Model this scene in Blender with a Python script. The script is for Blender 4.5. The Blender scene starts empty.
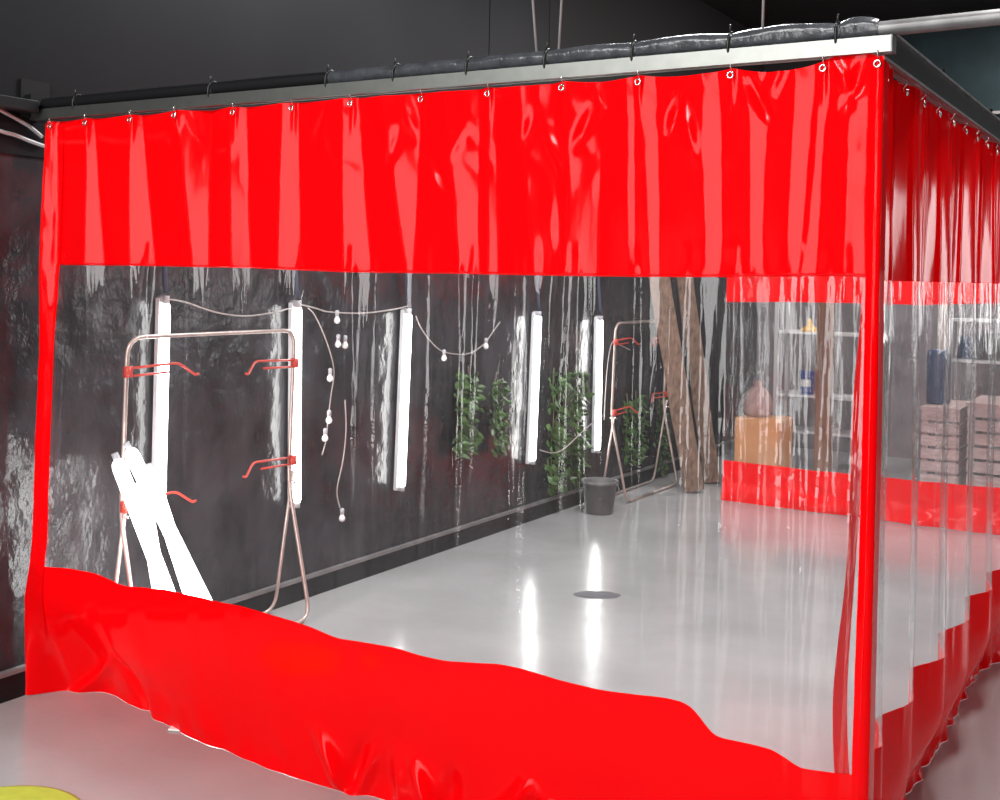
import bpy, math, random
from mathutils import Vector, Matrix, noise
random.seed(7)
scn = bpy.context.scene
COL = scn.collection
PI = math.pi

# ------------------------------------------------------------------ camera
H = 1.85
FPX = 1150.0
YAW = math.radians(31.5)
ROLL = math.radians(1.25)
HY = 274.0                                   # image row of the horizon at the centre column
Fv = Vector((-math.sin(YAW), math.cos(YAW), 0))
Rv0 = Vector((math.cos(YAW), math.sin(YAW), 0))
Uv0 = Vector((0, 0, 1))
Rv = Rv0 * math.cos(ROLL) + Uv0 * math.sin(ROLL)
Uv = Uv0 * math.cos(ROLL) - Rv0 * math.sin(ROLL)
EYE = Vector((0, 0, H))
cd = bpy.data.cameras.new('camera')
cam = bpy.data.objects.new('camera', cd)
COL.objects.link(cam)
m = Matrix.Identity(4)
for i in range(3):
    m[i][0] = Rv[i]; m[i][1] = Uv[i]; m[i][2] = -Fv[i]; m[i][3] = EYE[i]
cam.matrix_world = m
cd.sensor_width = 36.0
cd.lens = 36.0 * FPX / 1000.0
cd.shift_y = (HY - 400.0) / 1000.0
cd.clip_start = 0.05
scn.camera = cam

def ray(px, py):
    return Fv + Rv * ((px - 500.0) / FPX) + Uv * ((HY - py) / FPX)
def at(px, py, axis, val):
    """the point of the plane axis = val seen at that pixel (used to survey the photograph)"""
    d = ray(px, py)
    t = (val - EYE[axis]) / d[axis]
    return EYE + d * t
def onX(px, py, v): return at(px, py, 0, v)
def onY(px, py, v): return at(px, py, 1, v)
def onZ(px, py, v=0.0): return at(px, py, 2, v)

WX = -4.3        # dark wall with the tube lights
FY = 3.15        # front curtain
BX = -0.80       # side curtain
CY = 9.1         # back curtain
FARY = 12.6

# ------------------------------------------------------------------ materials
def mat(name):
    mt = bpy.data.materials.new(name); mt.use_nodes = True
    nt = mt.node_tree
    for n in list(nt.nodes): nt.nodes.remove(n)
    out = nt.nodes.new('ShaderNodeOutputMaterial')
    return mt, nt, out
def nd(nt, t, **kw):
    n = nt.nodes.new(t)
    for k, v in kw.items(): setattr(n, k, v)
    return n
def principled(name, col, rough=.5, metal=0., spec=.5, var=.0, vscale=8., bump=0., bscale=30., stretch=(1, 1, 1), coat=0.):
    mt, nt, out = mat(name)
    b = nd(nt, 'ShaderNodeBsdfPrincipled')
    nt.links.new(b.outputs[0], out.inputs[0])
    b.inputs['Base Color'].default_value = (*col, 1)
    b.inputs['Roughness'].default_value = rough
    b.inputs['Metallic'].default_value = metal
    b.inputs['Specular IOR Level'].default_value = spec
    b.inputs['Coat Weight'].default_value = coat
    tc = nd(nt, 'ShaderNodeTexCoord'); mp = nd(nt, 'ShaderNodeMapping')
    mp.inputs['Scale'].default_value = stretch
    nt.links.new(tc.outputs['Object'], mp.inputs[0])
    if var > 0:
        n = nd(nt, 'ShaderNodeTexNoise'); n.inputs['Scale'].default_value = vscale; n.inputs['Detail'].default_value = 6
        nt.links.new(mp.outputs[0], n.inputs[0])
        r = nd(nt, 'ShaderNodeValToRGB')
        r.color_ramp.elements[0].position = .3; r.color_ramp.elements[1].position = .7
        r.color_ramp.elements[0].color = (*[c * (1 - var) for c in col], 1)
        r.color_ramp.elements[1].color = (*[min(1, c * (1 + var)) for c in col], 1)
        nt.links.new(n.outputs[0], r.inputs[0]); nt.links.new(r.outputs[0], b.inputs['Base Color'])
    if bump > 0:
        n2 = nd(nt, 'ShaderNodeTexNoise'); n2.inputs['Scale'].default_value = bscale; n2.inputs['Detail'].default_value = 5
        nt.links.new(mp.outputs[0], n2.inputs[0])
        bp = nd(nt, 'ShaderNodeBump'); bp.inputs['Strength'].default_value = bump; bp.inputs['Distance'].default_value = .02
        nt.links.new(n2.outputs[0], bp.inputs['Height']); nt.links.new(bp.outputs[0], b.inputs['Normal'])
    return mt
def emission(name, col, s):
    mt, nt, out = mat(name)
    e = nd(nt, 'ShaderNodeEmission'); e.inputs[0].default_value = (*col, 1); e.inputs[1].default_value = s
    nt.links.new(e.outputs[0], out.inputs[0])
    return mt
def clear_pvc(name, haze=.05, bump=.25, seed=0.):
    mt, nt, out = mat(name)
    tr = nd(nt, 'ShaderNodeBsdfTransparent'); tr.inputs[0].default_value = (.97, .975, .98, 1)
    gl = nd(nt, 'ShaderNodeBsdfGlossy'); gl.inputs['Roughness'].default_value = .04
    df = nd(nt, 'ShaderNodeBsdfDiffuse'); df.inputs[0].default_value = (.85, .87, .9, 1)
    tl = nd(nt, 'ShaderNodeBsdfTranslucent'); tl.inputs[0].default_value = (.85, .87, .9, 1)
    tc = nd(nt, 'ShaderNodeTexCoord')
    mp = nd(nt, 'ShaderNodeMapping'); mp.inputs['Scale'].default_value = (1, 1, .12); mp.inputs['Location'].default_value = (seed, seed, 0)
    n = nd(nt, 'ShaderNodeTexNoise'); n.inputs['Scale'].default_value = 26; n.inputs['Detail'].default_value = 3; n.inputs['Distortion'].default_value = .6
    n2 = nd(nt, 'ShaderNodeTexNoise'); n2.inputs['Scale'].default_value = 55; n2.inputs['Detail'].default_value = 4
    msk = nd(nt, 'ShaderNodeTexNoise'); msk.inputs['Scale'].default_value = 5; msk.inputs['Detail'].default_value = 2
    nt.links.new(tc.outputs['Object'], mp.inputs[0])
    nt.links.new(mp.outputs[0], n.inputs[0]); nt.links.new(tc.outputs['Object'], n2.inputs[0]); nt.links.new(mp.outputs[0], msk.inputs[0])
    rp = nd(nt, 'ShaderNodeValToRGB'); rp.color_ramp.elements[0].position = .52; rp.color_ramp.elements[1].position = .68
    nt.links.new(msk.outputs[0], rp.inputs[0])
    mu = nd(nt, 'ShaderNodeMath', operation='MULTIPLY'); nt.links.new(n2.outputs[0], mu.inputs[0]); nt.links.new(rp.outputs[0], mu.inputs[1])
    ad = nd(nt, 'ShaderNodeMath', operation='ADD'); nt.links.new(mu.outputs[0], ad.inputs[0]); nt.links.new(n.outputs[0], ad.inputs[1])
    bp = nd(nt, 'ShaderNodeBump'); bp.inputs['Strength'].default_value = bump; bp.inputs['Distance'].default_value = .02
    nt.links.new(ad.outputs[0], bp.inputs['Height'])
    nt.links.new(bp.outputs[0], gl.inputs['Normal'])
    fr = nd(nt, 'ShaderNodeFresnel')
    # a thin sheet reflects alike from either side
    geo = nd(nt, 'ShaderNodeNewGeometry'); ior = nd(nt, 'ShaderNodeMath', operation='MULTIPLY_ADD')
    nt.links.new(geo.outputs['Backfacing'], ior.inputs[0]); ior.inputs[1].default_value = 1 / 1.5 - 1.5; ior.inputs[2].default_value = 1.5
    nt.links.new(ior.outputs[0], fr.inputs[0])
    nt.links.new(bp.outputs[0], fr.inputs['Normal'])
    # two surfaces of one sheet: roughly double the single-surface reflectance
    f2 = nd(nt, 'ShaderNodeMath', operation='MULTIPLY'); f2.inputs[1].default_value = 1.0; f2.use_clamp = True
    nt.links.new(fr.outputs[0], f2.inputs[0])
    mh = nd(nt, 'ShaderNodeMixShader'); mh.inputs[0].default_value = .5
    nt.links.new(df.outputs[0], mh.inputs[1]); nt.links.new(tl.outputs[0], mh.inputs[2])
    m1 = nd(nt, 'ShaderNodeMixShader'); m1.inputs[0].default_value = haze
    nt.links.new(tr.outputs[0], m1.inputs[1]); nt.links.new(mh.outputs[0], m1.inputs[2])
    m2 = nd(nt, 'ShaderNodeMixShader')
    nt.links.new(f2.outputs[0], m2.inputs[0]); nt.links.new(m1.outputs[0], m2.inputs[1]); nt.links.new(gl.outputs[0], m2.inputs[2])
    nt.links.new(m2.outputs[0], out.inputs[0])
    return mt
def red_pvc(name):
    mt, nt, out = mat(name)
    b = nd(nt, 'ShaderNodeBsdfPrincipled')
    b.inputs['Base Color'].default_value = (.88, .0012, .003, 1)
    b.inputs['Roughness'].default_value = .10
    b.inputs['Specular IOR Level'].default_value = .12
    tc = nd(nt, 'ShaderNodeTexCoord')
    mp = nd(nt, 'ShaderNodeMapping'); mp.inputs['Scale'].default_value = (1, 1, .35)
    nt.links.new(tc.outputs['Object'], mp.inputs[0])
    n = nd(nt, 'ShaderNodeTexNoise'); n.inputs['Scale'].default_value = 14; n.inputs['Detail'].default_value = 2
    nt.links.new(mp.outputs[0], n.inputs[0])
    bp = nd(nt, 'ShaderNodeBump'); bp.inputs['Strength'].default_value = .06; bp.inputs['Distance'].default_value = .02
    nt.links.new(n.outputs[0], bp.inputs['Height']); nt.links.new(bp.outputs[0], b.inputs['Normal'])
    tl = nd(nt, 'ShaderNodeBsdfTranslucent'); tl.inputs[0].default_value = (.8, .0, .002, 1)
    ms = nd(nt, 'ShaderNodeMixShader'); ms.inputs[0].default_value = .12
    nt.links.new(b.outputs[0], ms.inputs[1]); nt.links.new(tl.outputs[0], ms.inputs[2])
    nt.links.new(ms.outputs[0], out.inputs[0])
    return mt

M = {}
M['red'] = red_pvc('red_pvc')
M['clear'] = clear_pvc('clear_pvc', .018, .22)
M['clear_side'] = clear_pvc('clear_pvc_side', .05, .28, 3.)
M['clear_back'] = clear_pvc('clear_pvc_back', .045, .3, 7.)
M['floor'] = principled('polished_concrete', (.35, .348, .348), .17, var=.10, vscale=1.6, bump=.10, bscale=7)
M['wall'] = principled('black_film_wall', (.028, .027, .030), .17, spec=.36, var=.5, vscale=5, bump=.8, bscale=7, stretch=(1, 1, .75))
M['sheet'] = principled('charcoal_sheeting', (.013, .013, .0145), .45, spec=.10, var=.15, vscale=1.2, bump=.08, bscale=2.2)
M['black'] = principled('matt_black', (.004, .003, .0035), .7)
M['teal'] = principled('dark_teal_paint', (.009, .018, .021), .6, spec=.15, var=.25, vscale=4)
M['mauve'] = principled('mauve_plaster', (.22, .19, .20), .7, var=.25, vscale=3)
M['alu'] = principled('aluminium', (.27, .28, .262), .42, 1.0, var=.06, vscale=20)
M['steel'] = principled('galvanised_pipe', (.17, .165, .168), .45, .6, var=.3, vscale=14)
M['blackmetal'] = principled('black_metal', (.008, .008, .009), .4, spec=.25)
M['chrome'] = principled('bright_hook', (.8, .78, .75), .15, 1.0)
M['film'] = principled('grey_film', (.045, .048, .055), .25, var=.3, vscale=20, bump=.4, bscale=20)
M['tie'] = principled('black_tie', (.01, .01, .01), .4)
M['wire'] = principled('grey_wire', (.4, .4, .4), .4, .5)
M['tube'] = emission('lit_tube', (1, .985, .96), 16)
M['tubeglow'] = emission('lit_tube_leaning', (1, .985, .97), 16)
M['housing'] = principled('white_batten', (.75, .8, .82), .4)
M['cap'] = principled('tube_cap', (.45, .45, .48), .4)
M['cord'] = principled('navy_cord', (.05, .06, .10), .5)
M['cable'] = principled('pale_cable', (.40, .36, .34), .5)
M['bulb'] = principled('frosted_bulb', (.85, .85, .83), .15)
M['standtube'] = principled('stand_tube', (.50, .42, .38), .35, .6, var=.2, vscale=10)
M['redplastic'] = principled('red_plastic', (.55, .05, .03), .4)
M['wood'] = principled('weathered_plank', (.22, .145, .105), .65, var=.4, vscale=7, bump=.3, bscale=14, stretch=(6, 6, .5))
M['wood2'] = principled('brown_post', (.26, .12, .06), .6, var=.3, vscale=7, stretch=(6, 6, .5))
M['palewood'] = principled('pale_pink_wood', (.50, .38, .36), .6, var=.2, vscale=9, stretch=(1, 1, 5))
M['bucket'] = principled('grey_bucket', (.11, .105, .105), .5, var=.2, vscale=12)
M['leaf'] = principled('leaf_green', (.045, .10, .022), .4, var=.5, vscale=9)
M['stem'] = principled('stem_brown', (.16, .14, .09), .6)
M['card'] = principled('cardboard', (.60, .27, .10), .7, var=.1, vscale=5)
M['tape'] = principled('tape', (.55, .4, .22), .25)
M['blue'] = principled('blue_plastic', (.03, .07, .16), .35, var=.15, vscale=6)
M['blue2'] = principled('bright_blue_plastic', (.03, .07, .32), .35)
M['label'] = principled('white_label', (.75, .75, .75), .5)
M['yellow'] = principled('yellow_plastic', (.75, .42, .03), .4)
M['bag'] = principled('pinkish_sack', (.42, .27, .25), .75, var=.2, vscale=10, bump=.4, bscale=12)
M['rack'] = principled('white_rack', (.75, .75, .75), .4)
M['beige'] = principled('beige_post', (.55, .50, .45), .6)
M['lime'] = principled('lime_mat', (.42, .50, .05), .6, var=.1, vscale=20)
M['paper'] = principled('paper', (.9, .88, .86), .6)
M['stain'] = principled('dark_rag', (.11, .11, .12), .5)
M['dust'] = principled('grey_trim', (.16, .155, .155), .4, var=.2, vscale=10)

# ------------------------------------------------------------------ mesh helpers
class MB:
    def __init__(s): s.v = []; s.f = []
    def box(s, c, size, rot=None):
        b = len(s.v); c = Vector(c)
        for dx in (-.5, .5):
            for dy in (-.5, .5):
                for dz in (-.5, .5):
                    p = Vector((dx * size[0], dy * size[1], dz * size[2]))
                    if rot is not None: p = rot @ p
                    s.v.append(c + p)
        for q in ((0, 1, 3, 2), (4, 6, 7, 5), (0, 4, 5, 1), (2, 3, 7, 6), (0, 2, 6, 4), (1, 5, 7, 3)):
            s.f.append(tuple(b + i for i in q))
        return s
    def tube(s, pts, r, n=8, closed=False, cap=True):
        pts = [Vector(p) for p in pts]; k = len(pts); b = len(s.v)
        rr = r if isinstance(r, (list, tuple)) else [r] * k
        prev = None
        for i, p in enumerate(pts):
            if closed: t = pts[(i + 1) % k] - pts[i - 1]
            else: t = pts[min(i + 1, k - 1)] - pts[max(i - 1, 0)]
            t.normalize()
            if prev is None:
                a = Vector((0, 0, 1)) if abs(t.z) < .9 else Vector((1, 0, 0))
                u = t.cross(a).normalized()
            else:
                u = (prev - t * prev.dot(t)).normalized()
            prev = u; w = t.cross(u)
            for j in range(n):
                an = 2 * PI * j / n
                s.v.append(p + (u * math.cos(an) + w * math.sin(an)) * rr[i])
        for i in range(k if closed else k - 1):
            i2 = (i + 1) % k
            for j in range(n):
                j2 = (j + 1) % n
                s.f.append((b + i * n + j, b + i * n + j2, b + i2 * n + j2, b + i2 * n + j))
        if cap and not closed:
            s.f.append(tuple(b + j for j in reversed(range(n))))
            s.f.append(tuple(b + (k - 1) * n + j for j in range(n)))
        return s
    def lathe(s, c, prof, n=24, sx=1., sy=1.):
        """prof: list of (radius, z) from c"""
        b = len(s.v); c = Vector(c)
        for r, z in prof:
            for j in range(n):
                an = 2 * PI * j / n
                s.v.append(c + Vector((r * sx * math.cos(an), r * sy * math.sin(an), z)))
        for i in range(len(prof) - 1):
            for j in range(n):
                j2 = (j + 1) % n
                s.f.append((b + i * n + j, b + i * n + j2, b + (i + 1) * n + j2, b + (i + 1) * n + j))
        s.f.append(tuple(b + j for j in reversed(range(n))))
        s.f.append(tuple(b + (len(prof) - 1) * n + j for j in range(n)))
        return s
    def grid(s, fn, nu, nv):
        b = len(s.v)
        for j in range(nv + 1):
            for i in range(nu + 1):
                s.v.append(Vector(fn(i / nu, j / nv)))
        for j in range(nv):
            for i in range(nu):
                a = b + j * (nu + 1) + i
                s.f.append((a, a + 1, a + nu + 2, a + nu + 1))
        return s
    def build(s, name, m, parent=None, smooth=False, bevel=0.):
        me = bpy.data.meshes.new(name)
        org = parent.location.copy() if (parent is not None and parent.parent is None) else Vector()
        if parent is not None and parent.parent is not None: org = Vector(parent.get('_org', (0, 0, 0)))
        me.from_pydata([tuple(v - org) for v in s.v], [], s.f)
        me.validate(); me.update()
        o = bpy.data.objects.new(name, me); COL.objects.link(o)
        me.materials.append(m)
        if smooth:
            for p in me.polygons: p.use_smooth = True
        if bevel > 0:
            md = o.modifiers.new('bevel', 'BEVEL'); md.width = bevel; md.segments = 2; md.limit_method = 'ANGLE'
        if parent is not None: o.parent = parent
        return o
def sub(mb, name, m, part, smooth=False, bevel=0.):
    """a sub-part: a mesh under a part whose mesh is given in its thing's frame"""
    root = part.parent
    me_o = mb.build(name, m, root, smooth, bevel)
    me_o.parent = part
    return me_o
def thing(name, label, cat, loc=(0, 0, 0), group=None):
    o = bpy.data.objects.new(name, None); COL.objects.link(o)
    o.location = loc; o['label'] = label; o['category'] = cat
    o.empty_display_size = .1
    if group: o['group'] = group
    return o
def tag(o, label, cat, group=None):
    o['label'] = label; o['category'] = cat
    if group: o['group'] = group
    return o
def struct(mb, name, m, parent=None, bevel=0.):
    o = mb.build(name, m, parent, bevel=bevel)
    if parent is None: o['kind'] = 'structure'
    return o
def interp(pts, x):
    if x <= pts[0][0]: return pts[0][1]
    for (a, b), (c, d) in zip(pts, pts[1:]):
        if x <= c:
            t = (x - a) / (c - a) if c > a else 0
            return b + (d - b) * t
    return pts[-1][1]
def smoothed(pts, x, w):
    return sum(interp(pts, x + w * k / 3.) for k in range(-3, 4)) / 7.
def sst(a, b, x):
    t = max(0, min(1, (x - a) / (b - a))); return t * t * (3 - 2 * t)
def n3(x, y, z): return noise.noise(Vector((x, y, z)))
def dup(root, delta, label):
    r = root.copy(); COL.objects.link(r); r.location = root.location + Vector(delta); r['label'] = label
    for ch in list(root.children):
        c = ch.copy(); COL.objects.link(c); c.parent = r
        for g in list(ch.children):
            d = g.copy(); COL.objects.link(d); d.parent = c
    return r
def arc_path(corners, rad, n=5):
    """polyline with rounded corners"""
    out = [Vector(corners[0])]
    for a, b, c in zip(corners, corners[1:], corners[2:]):
        a, b, c = Vector(a), Vector(b), Vector(c)
        u = (a - b).normalized(); w = (c - b).normalized()
        r = min(rad, (a - b).length * .45, (c - b).length * .45)
        p, q = b + u * r, b + w * r
        for k in range(n + 1):
            t = k / n
            out.append(p * (1 - t) ** 2 + b * 2 * t * (1 - t) + q * t * t)
    out.append(Vector(corners[-1]))
    return out
def sag(a, b, d, n=16):
    a, b = Vector(a), Vector(b)
    return [a.lerp(b, k / n) - Vector((0, 0, d * 4 * (k / n) * (1 - k / n))) for k in range(n + 1)]

# ------------------------------------------------------------------ setting
X1, Y0, ZC = 7.0, -5.5, 4.6
struct(MB().box(((WX + X1) / 2 - .05, (Y0 + FARY) / 2, -.05), (X1 - WX + .3, FARY - Y0 + .4, .1)), 'floor', M['floor'])
struct(MB().box(((WX + X1) / 2, (Y0 + FARY) / 2, ZC + .05), (X1 - WX + .3, FARY - Y0 + .4, .1)), 'ceiling', M['black'])
struct(MB().box((WX - .08, (Y0 + FARY) / 2, ZC / 2), (.16, FARY - Y0 + .3, ZC)), 'wall_left', M['wall'])
struct(MB().box((X1 + .08, (Y0 + FARY) / 2, ZC / 2), (.16, FARY - Y0 + .3, ZC)), 'wall_right', M['sheet'])
struct(MB().box(((WX + X1) / 2, FARY + .08, .98), (X1 - WX, .16, 1.96)), 'wall_far', M['mauve'])
xs = onY(895, 5, FARY).x
struct(MB().box(((WX + xs) / 2, FARY + .08, (1.96 + ZC) / 2), (xs - WX, .16, ZC - 1.96)), 'trim_1', M['black'])
struct(MB().box(((X1 + xs) / 2, FARY + .08, (1.96 + ZC) / 2), (X1 - xs, .16, ZC - 1.96)), 'trim_2', M['teal'])
struct(MB().box(((WX + X1) / 2, Y0 - .08, ZC / 2), (X1 - WX, .16, ZC)), 'wall_back', M['sheet'])
# charcoal sheeting over the upper wall, in two lengths with a seam
ys1 = onX(488, 30, WX).y; ys2 = onX(548, 30, WX).y
struct(MB().box((WX + .006, (Y0 + ys1) / 2, 3.45), (.012, ys1 - Y0 - .012, 2.28)), 'trim_3', M['sheet'])
struct(MB().box((WX + .006, (ys1 + ys2) / 2, 3.45), (.012, ys2 - ys1 - .012, 2.28)), 'trim_4', M['sheet'])
struct(MB().box((WX + .006, (ys2 + FARY) / 2, 3.45), (.012, FARY - ys2 - .012, 2.28)), 'trim_5', M['black'])
bb = MB().box((WX + .011, (Y0 + FARY) / 2, .055), (.022, FARY - Y0, .11))
bo = struct(bb, 'baseboard_left', M['blackmetal'])
struct(MB().box((WX + .016, (Y0 + FARY) / 2, .118), (.032, FARY - Y0, .018)), 'trim_6', M['dust'])
# horizontal conduit line and post line on the far dark wall
struct(MB().box((2.2, FARY - .02, 3.6), (9, .04, .03)), 'trim_7', M['dust'])

# ------------------------------------------------------------------ front curtain
HOOKPX = [50, 90, 135, 184, 237, 294, 354, 422, 490, 565, 641, 733, 825, 881]
def rail_y(px): return 122 - (px - 38) * (70.0 / 852)
HX = [onY(p, rail_y(p), FY).x for p in HOOKPX]
XL = onY(50, 130, FY).x; XR = onY(878, 400, FY).x
HX[0] = max(HX[0], XL + .02); HX[-1] = min(HX[-1], XR - .015)
RB = 2.462                                   # underside of the rail
# pleats: each hook gathers the sheet into a flat facet turned towards the doorway; (left, right) at the rail and at the red hem
PLEATS = [(47, 57, 47, 56), (88, 93, 90, 102), (133, 140, 134, 152), (182, 208, 196, 208), (231, 245, 234, 249), (284, 297, 282, 300), (345, 358, 347, 370),
          (384, 420, 408, 414), (447, 478, 463, 479), (487, 493, 489, 499), (520, 552, 536, 563), (570, 602, 568, 597), (625, 634, 629, 637), (638, 655, 652, 661),
          (700, 718, 708, 724), (748, 768, 750, 761), (795, 815, 787, 800), (822, 829, 805, 817), (850, 870, 843, 866)]
DOOR = Vector((-1.6, -5.25, 0))
def facet_slope(x):
    p = Vector((x, FY, 0)); h = (Vector((0, 0, 0)) - p).normalized() + (DOOR - p).normalized()
    return h.x / -h.y
NXS, NLV = 1000, 14
XS0, XS1 = XL - .05, XR + .05
DXS = (XS1 - XS0) / NXS
def box_blur(v, r):
    c = [0.]
    for q in v: c.append(c[-1] + q)
    n = len(v); out = []
    for i in range(n):
        lo, hi = max(0, i - r), min(n, i + r + 1)
        out.append((c[hi] - c[lo]) / (hi - lo))
    return out
def px2x(px, z): return onY(px, 130 if z > 2.2 else 262, FY).x
PLX = [tuple(onY(q, yy, FY).x for q, yy in zip(pl, (130, 130, 262, 262))) for pl in PLEATS]
PFIELD = []
for lv in range(NLV):
    z = 1.86 + .60 * lv / (NLV - 1); k = lv / (NLV - 1)
    g = [0.] * (NXS + 1)
    for i, (t0, t1, b0, b1) in enumerate(PLX):
        x0 = b0 + (t0 - b0) * k + .006 * n3(i * 3.3, z * 3, 1); x1 = b1 + (t1 - b1) * k + .006 * n3(i * 3.3, z * 3, 8)
        sl = facet_slope((x0 + x1) / 2) * 1.22 + .03
        for j in range(max(0, int((x0 - .02 - XS0) / DXS)), min(NXS, int((x1 + .02 - XS0) / DXS)) + 1):
            x = XS0 + j * DXS
            w = sst(x0 - .004, x0 + .004, x) * (1 - sst(x1 - .004, x1 + .004, x))
            g[j] = max(g[j], sl * w)
    F = [0.]
    for q in g[1:]: F.append(F[-1] + q * DXS)
    m_ = F[:]
    # remove the running drift so that the sheet keeps to its plane
    lin = [F[-1] * i / NXS for i in range(NXS + 1)]
    d_ = [p - q for p, q in zip(F, lin)]
    R = int(.14 / DXS)
    sm_ = box_blur(box_blur(d_, R), R)
    PFIELD.append([p - q for p, q in zip(d_, sm_)])
def pleat(x, z):
    u = min(max((x - XS0) / DXS, 0), NXS - .001); i = int(u); fu = u - i
    w = min(max((z - 1.86) / .60, 0), 1) * (NLV - 1); j = min(int(w), NLV - 2); fw = w - j
    a0 = PFIELD[j][i] * (1 - fu) + PFIELD[j][i + 1] * fu
    a1 = PFIELD[j + 1][i] * (1 - fu) + PFIELD[j + 1][i + 1] * fu
    return a0 * (1 - fw) + a1 * fw
ridges = [(onY(q, 420, FY).x, a_, w_, lo) for q, a_, w_, lo in ((60, .005, .012, .9), (143, .009, .016, 1.5), (184, .006, .012, 1.0), (297, .008, .012, 1.3), (353, .009, .014, 1.1), (369, .007, .012, 1.1),
          (425, .006, .012, .9), (458, .008, .014, 1.0), (470, .007, .012, 1.2), (513, .0075, .014, .8), (521, .007, .012, .8), (560, .010, .016, 1.2), (581, .008, .012, 1.0), (632, .010, .014, 1.1),
          (683, .0062, .015, .72), (697, .0058, .014, .70), (719, .0060, .014, .6), (733, .012, .014, 1.2), (757, .0055, .016, 1.0), (776, .0050, .014, 1.1),
          (790, .0060, .016, .6), (801, .0046, .012, .6), (818, .0055, .016, .55), (850, .0048, .016, .5))]
def front_fold(x, z):
    k = 1. if z > 1.86 else .14 + .86 * sst(1.45, 1.86, z) * sst(1.0, 1.86, z) + .0
    f = pleat(x, z) * k
    for i, hx in enumerate(HX):          # tight gathers under each hook
        d = (x - hx - .004 * n3(i, z * 9, 0)) / .008
        if abs(d) < 4: f -= .005 * math.exp(-d * d) * sst(2.28, 2.45, z)
    for i, (rx, a, w, lo) in enumerate(ridges):
        if z < 1.95:
            d = (x - rx - .018 * n3(i * 7.1, z * 1.6, 1.) + .05 * n3(i * 3.7, 0, 5) * (z - 1.4)) / w
            if abs(d) < 4:
                f -= a * math.exp(-d * d) * sst(lo - .25, lo + .25, z) * (1 - sst(1.82, 1.9, z) * .8) * (1 + (.22 if rx < -1.78 else .32) * n3(i * 2. + x * 9, z * 22, 3.))
    f += .012 * n3(x * 1.3, z * .9, 9.) * sst(2.46, 2.1, z) + .0012 * n3(x * 9, z * 3.2, 4.)
    if z > 1.9:
        cr = sst(2.0, 2.3, z) * sst(-3.6, -2.6, x)
        if cr > 0: f += .005 * cr * (abs(n3(x * 11 + z * 4, z * 8 - x * 3, 2.)) - .2) 
    for (cx, cz, a, sx, sz, sl) in dents:
        dz = z - cz; dx = x - cx - sl * dz
        if abs(dx) < 4 * sx and abs(dz) < 4 * sz: f += a * math.exp(-(dx / sx) ** 2 - (dz / sz) ** 2)
    return f
dents = []
for (px, py, a, sl) in ((320, 125, .02, .5), (328, 150, -.018, -.5), (395, 150, .02, .3), (410, 120, -.02, -.4), (440, 175, .03, -.6), (455, 150, -.015, .5),
                        (530, 130, .02, .3), (555, 150, -.02, -.4), (585, 125, .03, .5), (600, 100, -.02, -.3), (675, 115, .035, .3), (690, 130, -.03, -.2),
                        (760, 100, .03, -.5), (775, 80, -.02, .5), (855, 85, .03, .4), (845, 80, -.02, -.5), (195, 120, .012, -.4), (180, 130, -.01, .5), (545, 260, .012, 0), (552, 225, -.012, 0)):
    p = onY(px, py, FY); dents.append((p.x, p.z, a * .45, .018, .055, sl))

VB = [(onY(px, py, FY).x, onY(px, py, FY).z) for px, py in ((45, 262), (150, 263), (250, 265), (350, 269), (450, 270), (560, 272), (650, 273), (730, 273), (800, 272), (850, 272), (882, 274))]
BTpx = ((40, 568), (50, 568), (75, 569), (95, 573), (110, 579), (125, 586), (145, 588), (170, 590), (215, 600), (240, 605), (270, 613), (310, 626), (338, 638), (360, 642), (395, 648), (420, 656), (445, 661), (475, 663), (500, 664), (525, 669), (560, 680), (600, 690), (640, 695), (670, 698), (690, 704), (700, 714), (708, 730), (714, 736), (750, 743), (778, 750), (790, 760), (800, 767), (830, 771), (882, 776))
BT = [(onY(px, py, FY).x, onY(px, py, FY).z) for px, py in BTpx]
HEM = [(onZ(px, py).x, onZ(px, py).y) for px, py in ((22, 697), (45, 694), (63, 690), (85, 691), (108, 692), (125, 702), (150, 716), (178, 730), (200, 742), (240, 756), (270, 770), (310, 783), (345, 791), (385, 800), (440, 822), (520, 850), (620, 884), (740, 925), (868, 968))]
HEM = [(x, min(max(y, FY - .15), FY + .45)) for x, y in HEM]
def top_z(x):
    for i in range(len(HX) - 1):
        if HX[i] <= x <= HX[i + 1]:
            t = (x - HX[i]) / (HX[i + 1] - HX[i])
            s = (.003, .003, .003, .003, .003, .003, .004, .005, .006, .010, .012, .02, -.015)[i]
            return RB - .008 - s * 4 * t * (1 - t)
    return RB - .008
def front_pt(x, z):
    x = max(x - (.05 * (1 - z / 2.4) + .10 * sst(.75, 0, z)) * math.exp(-(x - XL) / .35), WX + .034)
    return Vector((x, FY + front_fold(x, z), z))
EB = .080
fc = thing('booth_curtain', 'red and clear PVC curtain nearest the viewer, long front side of the booth', 'curtain', (0, FY, 0), 'booth curtains')
xa, xb = XL, XR
NU = 760
def vfn(u, v):
    x = xa + (xb - xa) * u; zt, zb = top_z(x), smoothed(VB, x, .05)
    z = zt + (zb - .012 - zt) * v
    return front_pt(x, z) + Vector((0, -.003, 0))
MB().grid(vfn, NU, 46).build('valance', M['red'], fc, True)
def cfn(u, v):
    x = xa + (xb - xa) * u; zt, zb = smoothed(VB, x, .05), smoothed(BT, x, .03)
    z = zt + .004 + (zb - .01 - zt) * v
    return front_pt(x, z)
MB().grid(cfn, NU, 230).build('clear_panel', M['clear'], fc, True)
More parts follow.
